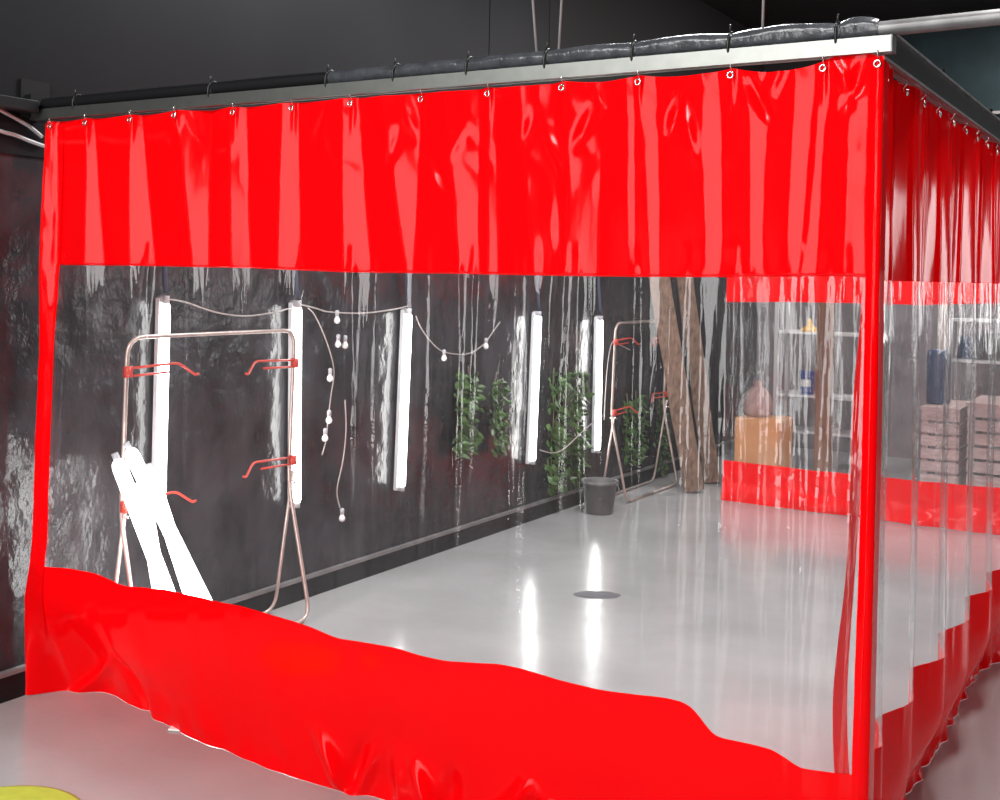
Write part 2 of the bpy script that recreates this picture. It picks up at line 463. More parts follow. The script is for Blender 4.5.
def bfn(u, v):
    x = xa + (xb - xa) * u; zt = smoothed(BT, x, .03)
    z = zt + (.0015 - zt) * v
    p = front_pt(x, max(z, .02))
    yh = smoothed(HEM, p.x, .035)
    w = sst(0, 1, v) ** 1.3
    p.y = p.y * (1 - w) + yh * w - .003
    lo = sst(.35, .95, v)
    p.y += .02 * lo * n3(x * 3.0, z * 4, 2.) + .012 * sst(.6, 1., v) * n3(x * 9, z * 9, 7.)
    # crumpled lower hem
    for (cx, a, s) in crump:
        d = (x - cx - s * (z - .1)) / .035
        p.y -= a * math.exp(-d * d) * sst(.55, .85, v)
    p.z = z
    return p
crump = [(onY(q, 760, FY).x, a, s) for q, a, s in ((75, .03, .9), (110, -.03, -.6), (325, .04, -.5), (345, -.035, .4), (355, .03, .5), (390, .03, 0), (418, .05, -.5), (440, -.03, .2), (490, .05, .9), (520, .10, 0), (545, -.05, -.3), (565, .06, -.9))]
MB().grid(bfn, NU, 60).build('base_panel', M['red'], fc, True)
# stitched welt where red meets clear
MB().tube([front_pt(xa + (xb - xa) * k / 300, smoothed(VB, xa + (xb - xa) * k / 300, .05) - .006) + Vector((0, -.004, 0)) for k in range(301)], .0035, 5).build('seam', M['red'], fc, True)
# red edge bands
def band(x0, x1, ybias, hemshift=0., wrap=0.):
    def fn(u, v):
        z = RB - .02 + (.006 - RB + .02) * v
        x = x0 + (x1 - x0) * u
        p = front_pt(min(max(x, xa), xb), z)
        p.x = max(x - (.05 * (1 - z / 2.4) + .10 * sst(.75, 0, z)) * math.exp(-(x - XL) / .35), WX + .034 + max(0, x - XL) * .9)
        if z < .56:
            w = sst(.56, 0, z) ** 1.3
            p.y = p.y * (1 - w) + smoothed(HEM, p.x, .035) * w
        p.x += hemshift * sst(1.6, 0., z)
        p.y += ybias * (1 - .6 * abs(2 * u - 1)) + .003 * n3(x * 20, z * 12, 1.) - .004
        if wrap and u > .70:
            k = (u - .70) / .30
            p.x = pk(p.x, k); p.y += wrap * k * k
        return p
    def pk(x, k): return xb + .002 - .004 * k
    return MB().grid(fn, 14, 150)
band(xa - .004, xa + EB, -.008, -.0).build('edge_band', M['red'], fc, True)
band(xb - .037, xb + .002, -.012, -.01, .068).build('edge_band', M['red'], fc, True)
def hook_mb(p, d):
    mb = MB(); path = []
    n = Vector(d)
    for k in range(13):
        t = k / 12.
        an = PI * 1.5 * t
        path.append(p + Vector((0, 0, .014)) + n * (.006 * math.sin(an * 1.2)) + Vector((0, 0, -.036 * t)))
    mb.tube(path, .0022, 6)
    c = p + Vector((0, 0, -.026)) + n * .006
    side = Vector((n.y, -n.x, 0))
    mb.tube([c + side * (.0085 * math.cos(2 * PI * k / 14)) + Vector((0, 0, .0085 * math.sin(2 * PI * k / 14))) for k in range(14)], .003, 6, closed=True)
    return mb
for hx in HX:
    hook_mb(Vector((hx, FY + front_fold(hx, RB - .05) - .012, RB - .005)), (0, -1, 0)).build('hook', M['chrome'], fc, True)

# ------------------------------------------------------------------ side curtain (receding on the right)
SY0, SY1 = FY + .06, CY - .05
sper = [0.0, .32, .84, 1.33, 1.90, 2.38, 2.90, 3.45, 3.95, 4.5, 5.0, 5.5, 6.1]
def side_fold(y, z):
    s = y - SY0
    f = 0.
    for i in range(len(sper) - 1):
        a, b = sper[i], sper[i + 1]
        if a <= s <= b:
            t = (s - a) / (b - a)
            A = (.045 if i == 0 else .068) * (1 + .25 * n3(i * 2.7, z * .6, 0))
            f = A * (.5 * sst(0, .42, t) + .5 * min(t / .42, 1) if t < .42 else .5 * (1 - sst(.42, 1, t)) + .5 * (1 - t) / .58) - A * .55
            if i == 0: f += A * .55 * (1 - t) - .0
            break
    f *= .45 + .55 * sst(2.4, 1.2, z)
    f += .012 * n3(y * 2, z, 3.)
    for i in range(0, 38):
        c = SY0 + .16 * i + .05 * n3(i * 1.7, 0, 0)
        d = (y - c - .03 * n3(i * 1.3, z, 0)) / .012
        if abs(d) < 4: f += .007 * math.exp(-d * d) * sst(.3, .9, z)
    return f
def side_pt(y, z): return Vector((BX + .012 + side_fold(y, z), y, z))
SVB, SBT = 1.855, .545
SHEM = [(onZ(px, py).y, onZ(px, py).x) for px, py in ((868, 965), (905, 798), (920, 775), (937, 750), (952, 720), (966, 690), (976, 672), (1000, 664), (1060, 600))]
SHEM = sorted((y, min(max(x, BX - .35), BX + .25)) for y, x in SHEM)
sc_ = thing('booth_curtain', 'red and clear PVC curtain along the right side of the booth, beyond the red corner', 'curtain', (BX, SY0, 0), 'booth curtains')
def grid_side(zt, zb, nv, off=0.):
    def fn(u, v):
        y = SY0 + (SY1 - SY0) * u; z = zt + (zb - zt) * v
        p = side_pt(y, z); p.x += off
        return p
    return MB().grid(fn, 900, nv)
grid_side(RB - .006, SVB, 24, .002).build('valance', M['red'], sc_, True)
grid_side(SVB + .01, SBT - .01, 40).build('clear_panel', M['clear_side'], sc_, True)
def sbfn(u, v):
    y = SY0 + (SY1 - SY0) * u; z = SBT + (.0015 - SBT) * v
    p = side_pt(y, z); w = sst(.3, 1, v)
    xh = smoothed(SHEM, y, .05) + .02 * n3(y * 6, 0, 0)
    p.x = p.x * (1 - w) + xh * w + .002 + .026 * sst(.5, 1, v) * n3(y * 11, z * 13, 7.)
    return p
MB().grid(sbfn, 900, 40).build('base_panel', M['red'], sc_, True)
# its free front edge, a red band curling inwards behind the clear front
SBP = [onY(q, r, FY + .11) for q, r in ((873, 60), (872, 290), (862, 400), (855, 500), (851, 570), (843, 660), (839, 720), (843, 790), (846, 880))]
SBX = sorted((p.z, p.x) for p in SBP)
SBW = [(0., .03), (.5, .028), (.75, .026), (1., .012), (1.25, .014), (1.5, .040), (2.5, .045)]
def sband(u, v):
    z = RB - .04 + (.02 - RB + .04) * v
    return Vector((smoothed(SBX, z, .12) + (u - .5) * smoothed(SBW, z, .1), FY + .11 + .05 * (u - .5) + .02 * n3(z * 2, 0, 0), z))
MB().grid(sband, 6, 90).build('edge_band', M['red'], sc_, True)
k = 0
for i in range(24):
    y = SY0 + .08 + i * .25
    if y < SY1: hook_mb(Vector((BX + .03, y, RB - .02)), (1, 0, 0)).build('hook', M['chrome'], sc_, True)

# ------------------------------------------------------------------ back curtain
CX0 = onZ(722, 500).x; CX1 = BX - .02
CY = onZ(722, 500).y
def back_fold(x, z):
    f = .03 * math.sin((x - CX0) * 2 * PI / .42 + 1.2 * n3(x, z * .5, 0)) * (.35 + .65 * sst(.3, 1.2, z))
    for i in range(12):
        c = CX0 + .1 + .24 * i + .06 * n3(i * 2.1, 1, 0)
        d = (x - c - .06 * n3(i * 1.7, z * .8, 2)) / .016
        if abs(d) < 4: f -= .014 * math.exp(-d * d) * sst(.3, .8, z)
    return f + .01 * n3(x * 3, z * 3, 6)
bc = thing('booth_curtain', 'red and clear PVC curtain closing the far end of the booth', 'curtain', (CX0, CY, 0), 'booth curtains')
CVB = [(onY(q, r, CY).x, onY(q, r, CY).z) for q, r in ((722, 302), (790, 302), (850, 303), (920, 305), (1000, 303), (1080, 303))]
CBT = [(onY(q, r, CY).x, onY(q, r, CY).z) for q, r in ((722, 460), (760, 464), (800, 469), (860, 475), (920, 481), (1000, 488), (1080, 493))]
def bk(zt, zb, nv, bot=False):
    def fn(u, v):
        x = CX0 + (CX1 - CX0) * u; a = zt(x); b_ = zb(x); z = a + (b_ - a) * v
        y = CY + back_fold(x, z)
        if bot:
            y += -.03 * sst(.5, 1, v) + .04 * v * n3(x * 4, z * 7, 3)
        return Vector((x, y, z))
    return MB().grid(fn, 320, nv)
bk(lambda x: RB - .03, lambda x: interp(CVB, x), 20).build('valance', M['red'], bc, True)
bk(lambda x: interp(CVB, x), lambda x: interp(CBT, x), 40).build('clear_panel', M['clear_back'], bc, True)
bk(lambda x: interp(CBT, x), lambda x: .004, 24, True).build('base_panel', M['red'], bc, True)
for i in range(10):
    x = CX0 + .06 + i * .28
    if x < CX1: hook_mb(Vector((x, CY - .03, RB - .02)), (0, -1, 0)).build('hook', M['chrome'], bc, True)

# ------------------------------------------------------------------ rails and pipe
RT = RB + .044
def channel(a, b, w, h, name, m, parent):
    """an upside-down U channel between a and b (underside height in z)"""
    a, b = Vector(a), Vector(b); d = (b - a).normalized(); s = Vector((-d.y, d.x, 0)); t = .004
    mb = MB(); rot = Matrix((d, s, Vector((0, 0, 1)))).transposed()
    c = (a + b) / 2; L = (b - a).length
    mb.box(c + Vector((0, 0, h - t / 2)), (L, w, t), rot)
    for k in (-1, 1):
        mb.box(c + s * k * (w / 2 - t / 2) + Vector((0, 0, h / 2 - t / 2)), (L, t, h - t), rot)
        mb.box(c + s * k * (w / 2 - .010) + Vector((0, 0, t / 2)), (L, .012, t), rot)
    return mb.build(name, m, parent)
XRE = onY(891, 45, FY - .02).x
r1 = thing('curtain_rail', 'long silver aluminium rail carrying the front curtain', 'rail', (WX + .02, FY, RB), 'curtain rails')
channel((WX + .01, FY - .002, RB), (XRE, FY - .002, RB), .044, .044, 'channel', M['alu'], r1)
MB().box((XRE + .002, FY - .002, RB + .022), (.004, .046, .046)).build('end_cap', M['steel'], r1)
MB().box((WX + .03, FY - .004, RB + .07), (.05, .09, .07)).box((WX + .012, FY - .004, RB + .09), (.024, .14, .16)).build('wall_bracket', M['blackmetal'], r1)
r2 = thing('curtain_rail', 'black rail with thin silver edges running away along the right side', 'rail', (BX, FY, RB), 'curtain rails')
ys, ye = FY + .03, CY + .03
MB().box((BX + .012, (ys + ye) / 2, RB + .045), (.05, ye - ys, .074)).build('channel', M['blackmetal'], r2)
MB().box((BX + .041, (ys + ye) / 2, RB + .084), (.02, ye - ys, .008)).build('top_lip', M['steel'], r2)
MB().box((BX + .035, (ys + ye) / 2, RB + .004), (.016, ye - ys, .008)).build('bottom_lip', M['steel'], r2)
for yy in (FY + .9, FY + 1.9, FY + 3.1):
    MB().tube([(BX + .04, yy, RB + .086), (BX + .04, yy, RB + .105)], .008, 8).build('bolt', M['chrome'], r2)
r3 = thing('curtain_rail', 'rail carrying the back curtain at the far end of the booth', 'rail', (CX0, CY, RB), 'curtain rails')
channel((CX0 - .85, CY, RB - .01), (BX + .01, CY, RB - .01), .044, .044, 'channel', M['alu'], r3)

PZ = RT + .024
PR = .021
pp = thing('support_pipe', 'grey steel pipe tied on top of the front rail, running past the corner', 'pipe', (WX + .05, FY, RT))
pp_pts = [(WX + .06 + k * (2.6 - WX) / 40., FY + .004, PZ + .003 * math.sin(k * .9) + .0025 * max(0, k - 26)) for k in range(41)]
MB().tube(pp_pts, PR, 16).build('pipe', M['steel'], pp, True)
# clouded wrapping film lying along the pipe, bulging between the ties
TIEPX = [78, 213, 330, 397, 470, 548, 635, 731, 838]
TX = [onY(p, rail_y(p) - 15, FY).x for p in TIEPX]
def film_mb(x0, x1, amp):
    def fn(u, v):
        x = x0 + (x1 - x0) * u
        a = -.35 * PI + (1.35 * PI) * v
        bulge = amp * math.sin(PI * u) ** .7 * (1 + .5 * n3(x * 9, v * 3, 0))
        r = PR + .003 + bulge * math.sin(max(0, min(PI, a)))
        return (x, FY + .004 + r * math.cos(a) * -1., PZ + r * math.sin(a))
    return MB().grid(fn, 40, 16)
edges = [WX + .07] + TX + [XRE - .03]
for i in range(len(edges) - 1):
    o = film_mb(edges[i] + .006, edges[i + 1] - .006, (.001, .002, .002, .003, .003, .004, .005, .007, .010, .014)[i])
    o.build('film_wrap', M['film'] if i >= 3 else M['blackmetal'], pp, True)  # left lengths in black, standing in for shade on the pipe
for tx in TX:
    mb = MB()
    mb.tube([(tx, FY + .004 + (PR + .010) * math.cos(2 * PI * k / 16), PZ - .012 + (PR + .019) * math.sin(2 * PI * k / 16)) for k in range(16)], .004, 6, closed=True)
    mb.tube([(tx, FY - .012, PZ + .02), (tx + .004, FY - .02, PZ + .045)], .003, 5)
    mb.build('cable_tie', M['tie'], pp, True)
for (px, py, px0, lab) in ((536, 54, 532, 'steel suspension wire dropping to the front pipe, left one of the close pair'), (558, 52, 561, 'steel suspension wire dropping to the front pipe, right one of the close pair'), (762, 28, 763, 'single steel suspension wire meeting the front pipe nearer the corner')):
    a = onY(px, py, FY); b = onY(px0, 0, FY)
    d = b - a; s = (ZC - PZ) / d.z
    tag(MB().tube([Vector((a.x, FY + .004, PZ + PR)), Vector((a.x, FY + .004, PZ + PR)) + d * s], .004, 6).build('suspension_wire', M['wire'], None, True), lab, 'wire', 'suspension wires')

# ------------------------------------------------------------------ tube lights on the dark wall
TUBES = [((166, 303), (161, 515), 'leftmost'), ((298, 307), (297, 503), 'second from the left'), ((409, 314), (402, 487), 'third from the left, in the middle'),
         ((539, 316), (533, 461), 'fourth from the left'), ((601, 320), (598, 450), 'fifth, furthest back')]
TWX = WX + .07
tube_top = []
PLACE = ['behind the near end of the first metal stand', 'beside the right legs of the first metal stand', 'at the middle of the dark wall, tilted slightly', 'left of the furthest lit tube', 'furthest back, right above the grey bucket']
for (a, b, w), pl in zip(TUBES, PLACE):
    A = onX(a[0], a[1], TWX); B = onX(b[0], b[1], TWX)
    t = thing('tube_light', 'upright lit tube lamp, ' + pl, 'lamp', (TWX, (A.y + B.y) / 2, B.z), 'tube lamps on the dark wall')
    d = (A - B).normalized()
    MB().tube([B, B + d * .006, B + d * .018, A - d * .018, A - d * .006, A], [.008, .017, .021, .021, .017, .008], 14).build('tube', M['tube'], t, True)
    ax = Vector((1, 0, 0)); sd = d.cross(ax).normalized()
    rot = Matrix((ax, sd, d)).transposed()
    MB().box((A + B) / 2 - Vector((.040, 0, 0)), (.03, .036, (A - B).length + .05), rot).build('housing', M['housing'], t, bevel=.004)
    MB().tube([A - d * .004, A + d * .035], .017, 12).box(A + d * .02 - Vector((.025, 0, 0)), (.04, .03, .03), rot).build('end_cap', M['cap'], t, True)
    MB().tube([B + d * .004, B - d * .025], .017, 12).box(B - d * .012 - Vector((.025, 0, 0)), (.04, .03, .02), rot).build('end_cap', M['cap'], t, True)
    MB().tube([A + d * .05, A + d * .10 + Vector((-.01, 0, 0)), A + d * .3 + Vector((-.03, 0, 0)), Vector((WX + .03, A.y, 2.3))], .012, 8).build('cord', M['cord'], t, True)
    tube_top.append(A + d * .06)
# tubes leaning near the left edge behind the red base; last two added to fill the glare
for (a, b, dx0, dx1, lab) in (((117, 460), (186, 640), .50, .70, 'lit tube lamp leaning at the left end of the dark wall, leftmost tip'),
                        ((129, 449), (224, 640), .41, .61, 'lit tube lamp leaning at the left end of the dark wall, highest tip'),
                        ((141, 480), (168, 640), .32, .52, 'added lit tube filling the glare at the left end of the dark wall, lowest tip'),
                        ((150, 470), (205, 640), .24, .43, 'added lit tube filling the glare at the left end of the dark wall, rearmost')):
    A = onX(a[0], a[1], WX + dx0); B = onX(b[0], b[1], WX + dx1)
    if B.z < .06:
        s = (A.z - .06) / (A.z - B.z); B = A + (B - A) * s
    t = thing('leaning_tube_light', lab, 'lamp', B, 'leaning tube lamps')
    d = (A - B).normalized()
    MB().tube([B, A - d * .03, A - d * .01, A], [.03, .03, .024, .012], 14).build('tube', M['tubeglow'], t, True)
    MB().tube([A - d * .004, A + d * .03], .014, 12).build('end_cap', M['cap'], t, True)
    MB().tube([B + d * .002, B - d * .03], .031, 12).build('end_cap', M['cap'], t, True)

def wallpts(pix, X, n=6):
    return [onX(px, py, X) for px, py in pix]
def smooth_path(p, n=6):
    p = [Vector(q) for q in p]; out = []
    for i in range(len(p) - 1):
        p0 = p[max(i - 1, 0)]; p1 = p[i]; p2 = p[i + 1]; p3 = p[min(i + 2, len(p) - 1)]
        for k in range(n):
            t = k / n
            out.append(.5 * ((2 * p1) + (p2 - p0) * t + (2 * p0 - 5 * p1 + 4 * p2 - p3) * t * t + (3 * p1 - p0 - 3 * p2 + p3) * t ** 3))
    out.append(p[-1]); return out
for pix, lab in ((((167, 299), (185, 302), (215, 312), (245, 316), (275, 312), (297, 306)), 'pale cable sagging between the first and second lit tube from the left'),
                 (((299, 304), (315, 308), (330, 312), (365, 313), (395, 309), (408, 306)), 'pale cable stretched between the second and third lit tube from the left'),
                 (((540, 450), (553, 453), (565, 448), (582, 432), (598, 418)), 'pale cable looping low between the two lit tubes furthest back'),
                 (((630, 350), (620, 345), (612, 343), (607, 370), (604, 420)), 'pale cable arching over beside the furthest lit tube')):
    q = smooth_path(wallpts(pix, WX + (.18 if 'looping' in lab else .06)))
    tag(MB().tube(q, .0042, 6).build('power_cable', M['cable'], None, True), lab, 'cable', 'cables between the tube lamps')
# strings of small bulbs
def bulb_string(pix, bulbs, lab, X=WX + .07):
    t = thing('string_light', lab, 'string light', onX(pix[0][0], pix[0][1], X), 'strings of small unlit bulbs')
    MB().tube(smooth_path(wallpts(pix, X)), .0036, 6).build('wire', M['cable'], t, True)
    for px, py in bulbs:
        c = onX(px, py, X + .01)
        bo = MB().lathe(c - Vector((0, 0, .022)), [(.002, 0), (.014, .006), (.019, .018), (.016, .030), (.009, .040), (.009, .046)], 12).build('bulb', M['bulb'], t, True)
        sub(MB().lathe(c + Vector((0, 0, .022)), [(.011, 0), (.012, .028), (.006, .034)], 10), 'socket', M['cap'], bo, True)
bulb_string(((416, 316), (420, 326), (428, 338), (440, 350), (455, 354), (470, 353), (484, 344), (492, 333), (500, 322)), ((444, 358), (486, 346)), 'string of small bulbs sagging right of the middle lit tube')
bulb_string(((308, 308), (314, 314), (322, 330), (330, 352), (334, 372), (331, 395), (328, 420), (326, 440), (322, 455)), ((337, 320), (338, 344), (345, 345), (330, 378), (325, 438)), 'string of small bulbs hanging down right of the second lit tube')
bulb_string(((345, 400), (346, 430), (343, 460), (337, 490), (340, 508)), ((329, 420), (342, 518)), 'short string with a bulb at its end low on the dark wall', WX + .12)

# ------------------------------------------------------------------ scissor panel stands
def stand(f0, f1, zt, name_label, lo=.23):
    """f0, f1: floor points of near/far ends (parallel to the wall); zt: top"""
    a, b = Vector(f0), Vector(f1)
    t = thing('panel_stand', name_label, 'stand', ((a + b) / 2).to_tuple()[:2] + (0.,), 'folding tube stands by the dark wall')
    L = (b - a); d = L.normalized(); s = Vector((d.y, -d.x, 0))     # s points into the booth
    hz = zt * .47
    r = .0105
    up = Vector((0, 0, 1))
    lo_in, lo_out, hi = lo, -.06, .02
    # tall frame: full rectangle from floor bar to top bar
    ring = [a + s * lo_in + up * .015, a + s * hi + up * hz, a + s * .04 + up * zt, b + s * .04 + up * zt, b + s * hi + up * hz, b + s * lo_in + up * .015]
    path = arc_path([(a + b) / 2 + s * lo_in + up * .015] + ring + [(a + b) / 2 + s * lo_in + up * .015], .09)
    MB().tube(path, r, 10).build('tall_frame', M['standtube'], t, True)
    ring2 = [b + s * (hi + .03) + up * (hz + .06), b + s * lo_out + up * .015, a + s * lo_out + up * .015, a + s * (hi + .03) + up * (hz + .06)]
    MB().tube(arc_path(ring2, .09), r * .9, 10).build('leg_frame', M['standtube'], t, True)
    for e in (a, b):
        MB().tube([e + s * (hi - .02) + up * hz, e + s * (hi + .05) + up * hz], .008, 8).build('hinge_bolt', M['chrome'], t, True)
    for e, dirn, zz in ((a, 1, zt - .14), (b, -1, zt - .16), (b, -1, hz + .13), (a, 1, hz + .06)):
        p = e + s * .045 + up * zz
        mb = MB()
        mb.tube(arc_path([p, p + d * dirn * .30 + up * .01, p + d * dirn * .38 - up * .05 + s * .03, p + d * dirn * .40 - up * .045 + s * .03], .03), .0062, 8)
        mb.tube([p - up * .035, p + d * dirn * .24 - up * .03], .0055, 8)
        mb.box(p - up * .015, (.03, .03, .05))
        mb.build('hook_arm', M['redplastic'], t, True)
    return t
fa = onZ(133, 646); fb = onZ(302, 596)
sx = WX + .12
def snap(p, x): return Vector((x, p.y, 0))
pa = snap(onX(117, 560, sx), sx); pb = snap(onX(284, 560, sx), sx)
stand(pa, pb, onX(215, 333, sx).z, 'folding metal tube stand with red hook arms beside the leaning lit tubes', .19)
sx2 = WX + .15
pa2 = snap(onX(608, 480, sx2), sx2); pb2 = snap(onX(660, 470, sx2), sx2)
print('STAND2', pa2, pb2, onZ(697, 493), onZ(718, 484), onZ(585, 511))
stand(pa2, pb2, onX(630, 322, sx2).z, 'folding metal tube stand next to the leaning planks at the far end', .17)

# ------------------------------------------------------------------ planks, bucket, plants, scraps
def plank(top, bot, y_off, w, th, lab, taper=1.):
    b = onZ(*bot); yb = b
    tdir = onX(top[0], top[1], WX + .55)
    a = tdir
    d = (a - b); L = d.length
    a = b + d * ((L + .55) / L)
    d = (a - b).normalized(); L = (a - b).length
    sd = Vector((Rv0.x, Rv0.y, 0)); sd = (sd - d * sd.dot(d)).normalized(); nn = d.cross(sd)
    mb = MB()
    def ring(z, k):
        c = b + d * z
        return [c + sd * (sx_ * w / 2 * k) + nn * (sy_ * th / 2) for sx_, sy_ in ((-1, -1), (1, -1), (1, 1), (-1, 1))]
    n = 10
    for i in range(n + 1):
        k = 1 + .03 * math.sin(i * 2.3)
        mb.v += [p + sd * .004 * math.sin(i * 1.7) for p in ring(L * i / n, k)]
    for i in range(n):
        for j in range(4):
            mb.f.append((i * 4 + j, i * 4 + (j + 1) % 4, i * 4 + 4 + (j + 1) % 4, i * 4 + 4 + j))
    mb.f.append((3, 2, 1, 0)); mb.f.append(tuple(n * 4 + j for j in range(4)))
    mn = min(v.z for v in mb.v); mb.v = [v + Vector((0, 0, -mn + .001)) for v in mb.v]
    o = mb.build('plank', M['wood'], None, bevel=.004)
    tag(o, lab, 'plank', 'planks leaning at the far end')
plank((658, 275), (694, 493), 0, .17, .05, 'brown wooden plank leaning steeply, the left and nearer of two')
plank((684, 275), (712, 484), 0, .14, .04, 'brown wooden plank leaning behind the nearer plank, right one of two')
for k, (tp, bt) in enumerate((((690, 420), (706, 480)), ((686, 440), (702, 482)))):
    B = onZ(*bt) + Vector((-.18, .05, 0)); A = onX(tp[0], tp[1], WX + .05)
    tag(MB().tube([B, A.lerp(B, .5), A], [.012, .013, .011], 8).build('wooden_stick', M['wood2'], None, True), ('thin wooden stick standing between the two planks, longer one' if k == 0 else 'thin wooden stick standing between the two planks, shorter one'), 'stick', 'sticks between the planks')
bk_p = onZ(585, 511); bk_p = Vector((max(bk_p.x, WX + .3), bk_p.y, 0))
bt_ = thing('bucket', 'grey plastic bucket on the floor below the furthest lit tube', 'bucket', bk_p)
MB().lathe(bk_p, [(.098, 0.002), (.105, .01), (.135, .23), (.148, .232), (.15, .255), (.14, .258), (.132, .245), (.10, .02), (.02, .018)], 28).build('body', M['bucket'], bt_, True)
MB().tube([bk_p + Vector((.15 * math.cos(an), .15 * math.sin(an), .235 - .10 * math.sin(an - .0))) for an in [PI * k / 16 for k in range(17)]], .005, 6).build('handle', M['wire'], bt_, True)
for an in (0, PI):
    MB().tube([bk_p + Vector((.14 * math.cos(an), .14 * math.sin(an), .235)), bk_p + Vector((.162 * math.cos(an), .162 * math.sin(an), .235))], .012, 8).build('handle_lug', M['bucket'], bt_, True)

def greenery(px0, px1, py0, py1, n, lab, stems=2, lsz=.06):
    A = onX(px0, py0, WX + .04); B = onX(px1, py1, WX + .04)
    y0, y1, z1, z0 = A.y, B.y, max(A.z, B.z), min(A.z, B.z)
    t = thing('hanging_foliage', lab, 'foliage', (WX + .03, (y0 + y1) / 2, z0), 'green foliage on the dark wall')
    st = MB()
    lines = []
    for s in range(stems):
        yy = y0 + (y1 - y0) * (s + .5) / stems
        pts = [Vector((WX + .03 + .02 * random.random(), yy + .06 * (random.random() - .5) * (y1 - y0), z1 + .05 - (z1 - z0) * k / 6)) for k in range(7)]
        lines.append(pts); st.tube(smooth_path(pts, 3), .005, 5)
    st.build('stem', M['stem'], t, True)
    lf = MB()
    for i in range(n):
        c = Vector((WX + .03 + .07 * random.random(), y0 + (y1 - y0) * random.random(), z0 + (z1 - z0) * random.random()))
        d = Vector((random.random() * .6, random.uniform(-1, 1), random.uniform(-1, .3))).normalized()
        sd = d.cross(Vector((1, random.uniform(-.6, .6), random.uniform(-.6, .6)))).normalized(); nn = d.cross(sd)
        L = lsz * random.uniform(.7, 1.3); b0 = len(lf.v)
        w = L * .28
        lf.v += [c, c + d * L * .35 + sd * w + nn * .004, c + d * L * .35 - sd * w + nn * .004, c + d * L * .7 + sd * w * .7, c + d * L * .7 - sd * w * .7, c + d * L - nn * .008, c + d * L * .35 - nn * .006, c + d * L * .7 - nn * .007]
        lf.f += [(b0, b0 + 1, b0 + 6), (b0, b0 + 6, b0 + 2), (b0 + 1, b0 + 3, b0 + 7, b0 + 6), (b0 + 6, b0 + 7, b0 + 4, b0 + 2), (b0 + 3, b0 + 5, b0 + 7), (b0 + 7, b0 + 5, b0 + 4)]
    lf.build('leaves', M['leaf'], t)
greenery(455, 472, 375, 450, 260, 'narrow hanging green foliage on the dark wall, left of the fourth lit tube', 2)
greenery(490, 500, 380, 450, 150, 'thin green foliage strip beside the narrow one, further from the middle tube', 1)
greenery(548, 580, 375, 478, 420, 'broad green foliage between the two lit tubes furthest back', 3, .075)
greenery(622, 640, 400, 458, 220, 'green foliage behind the far folding stand, left patch', 2)
greenery(655, 663, 400, 470, 130, 'thin green foliage strip just left of the leaning planks', 1)

p = onZ(597, 595)
sm = MB(); ring = []
for k in range(20):
    an = 2 * PI * k / 20
    ring.append((p.x + .14 * math.cos(an) * Rv0.x + .075 * math.sin(an) * Fv.x + .02 * n3(k * .7, 0, 0), p.y + .14 * math.cos(an) * Rv0.y + .075 * math.sin(an) * Fv.y, .002))
top = [(a * .85 + p.x * .15, b * .85 + p.y * .15, .007 + .004 * n3(i * .9, 1, 0)) for i, (a, b, c) in enumerate(ring)]
sm.v = [Vector(q) for q in ring + top + [(p.x, p.y, .009)]]
for k in range(20):
    k2 = (k + 1) % 20
    sm.f += [(k, k2, 20 + k2, 20 + k), (20 + k, 20 + k2, 40)]
tag(sm.build('rag', M['stain'], None, True), 'small dark rag lying flat on the shiny floor inside the booth', 'rag')
p = onZ(178, 729)
q = MB().box((p.x, p.y - .012, .005), (.052, .035, .008), Matrix.Rotation(.4, 3, 'Z'))
tag(q.build('paper_scrap', M['paper'], None, bevel=.003), 'small white paper scrap at the foot of the front red hem', 'paper')
p = onZ(0, 820)
mt_ = MB().lathe((p.x + .02, p.y - .04, 0), [(.28, .001), (.29, .006), (.27, .012), (.02, .012)], 48)
tag(mt_.build('floor_mat', M['lime'], None, True), 'lime green round floor mat at the lower left corner', 'mat')

# ------------------------------------------------------------------ top left cables and beam
bmk = thing('wall_bracket', 'black bracket arm on the dark wall at the left end of the rail', 'bracket', (WX + .05, FY - .5, 2.3))
MB().box((WX + .06, FY - .42, RB + .05), (.09, .75, .05)).build('arm', M['blackmetal'], bmk, bevel=.004)
MB().box((WX + .014, FY - .42, RB - .02), (.026, .16, .26)).build('plate', M['blackmetal'], bmk, bevel=.003)
for pix, lab in ((((-40, 88), (0, 110), (15, 118), (30, 127), (42, 137)), 'grey cable crossing the dark wall above left, upper one'),
                 (((-40, 118), (0, 131), (15, 135), (30, 141), (44, 146)), 'grey cable crossing the dark wall above left, lower one')):
    tag(MB().tube(smooth_path(wallpts(pix, WX + .03)), .009, 8).build('wall_cable', M['wire'], None, True), lab, 'cable', 'wall cables at upper left')

# ------------------------------------------------------------------ workshop things beyond the back curtain
def yplane_box(px0, px1, py0, py1, Y, depth):
    a = onY(px0, py0, Y); b = onY(px1, py1, Y)
    return min(a.x, b.x), max(a.x, b.x), min(a.z, b.z), max(a.z, b.z)
x0, x1, z0, z1 = yplane_box(735, 778, 418, 470, 9.9, .4)
cb = thing('cardboard_box', 'tall tan cardboard box standing behind the far curtain', 'box', ((x0 + x1) / 2, 10.1, 0))
MB().box(((x0 + x1) / 2, 10.1, z1 / 2), (x1 - x0, .4, z1)).build('body', M['card'], cb, bevel=.006)
for k in (-1, 1):
    MB().box(((x0 + x1) / 2, 10.1 + k * .1, z1 + .004), (x1 - x0 - .01, .19, .006)).build('flap', M['card'], cb)
MB().box(((x0 + x1) / 2, 10.1, z1 + .009), (x1 - x0, .05, .002)).build('tape', M['tape'], cb)
zb = z1 + .013
x0, x1, z0, z1 = yplane_box(744, 772, 380, 418, 10.1, .3)
w = (x1 - x0) / 2; hgt = z1 - zb
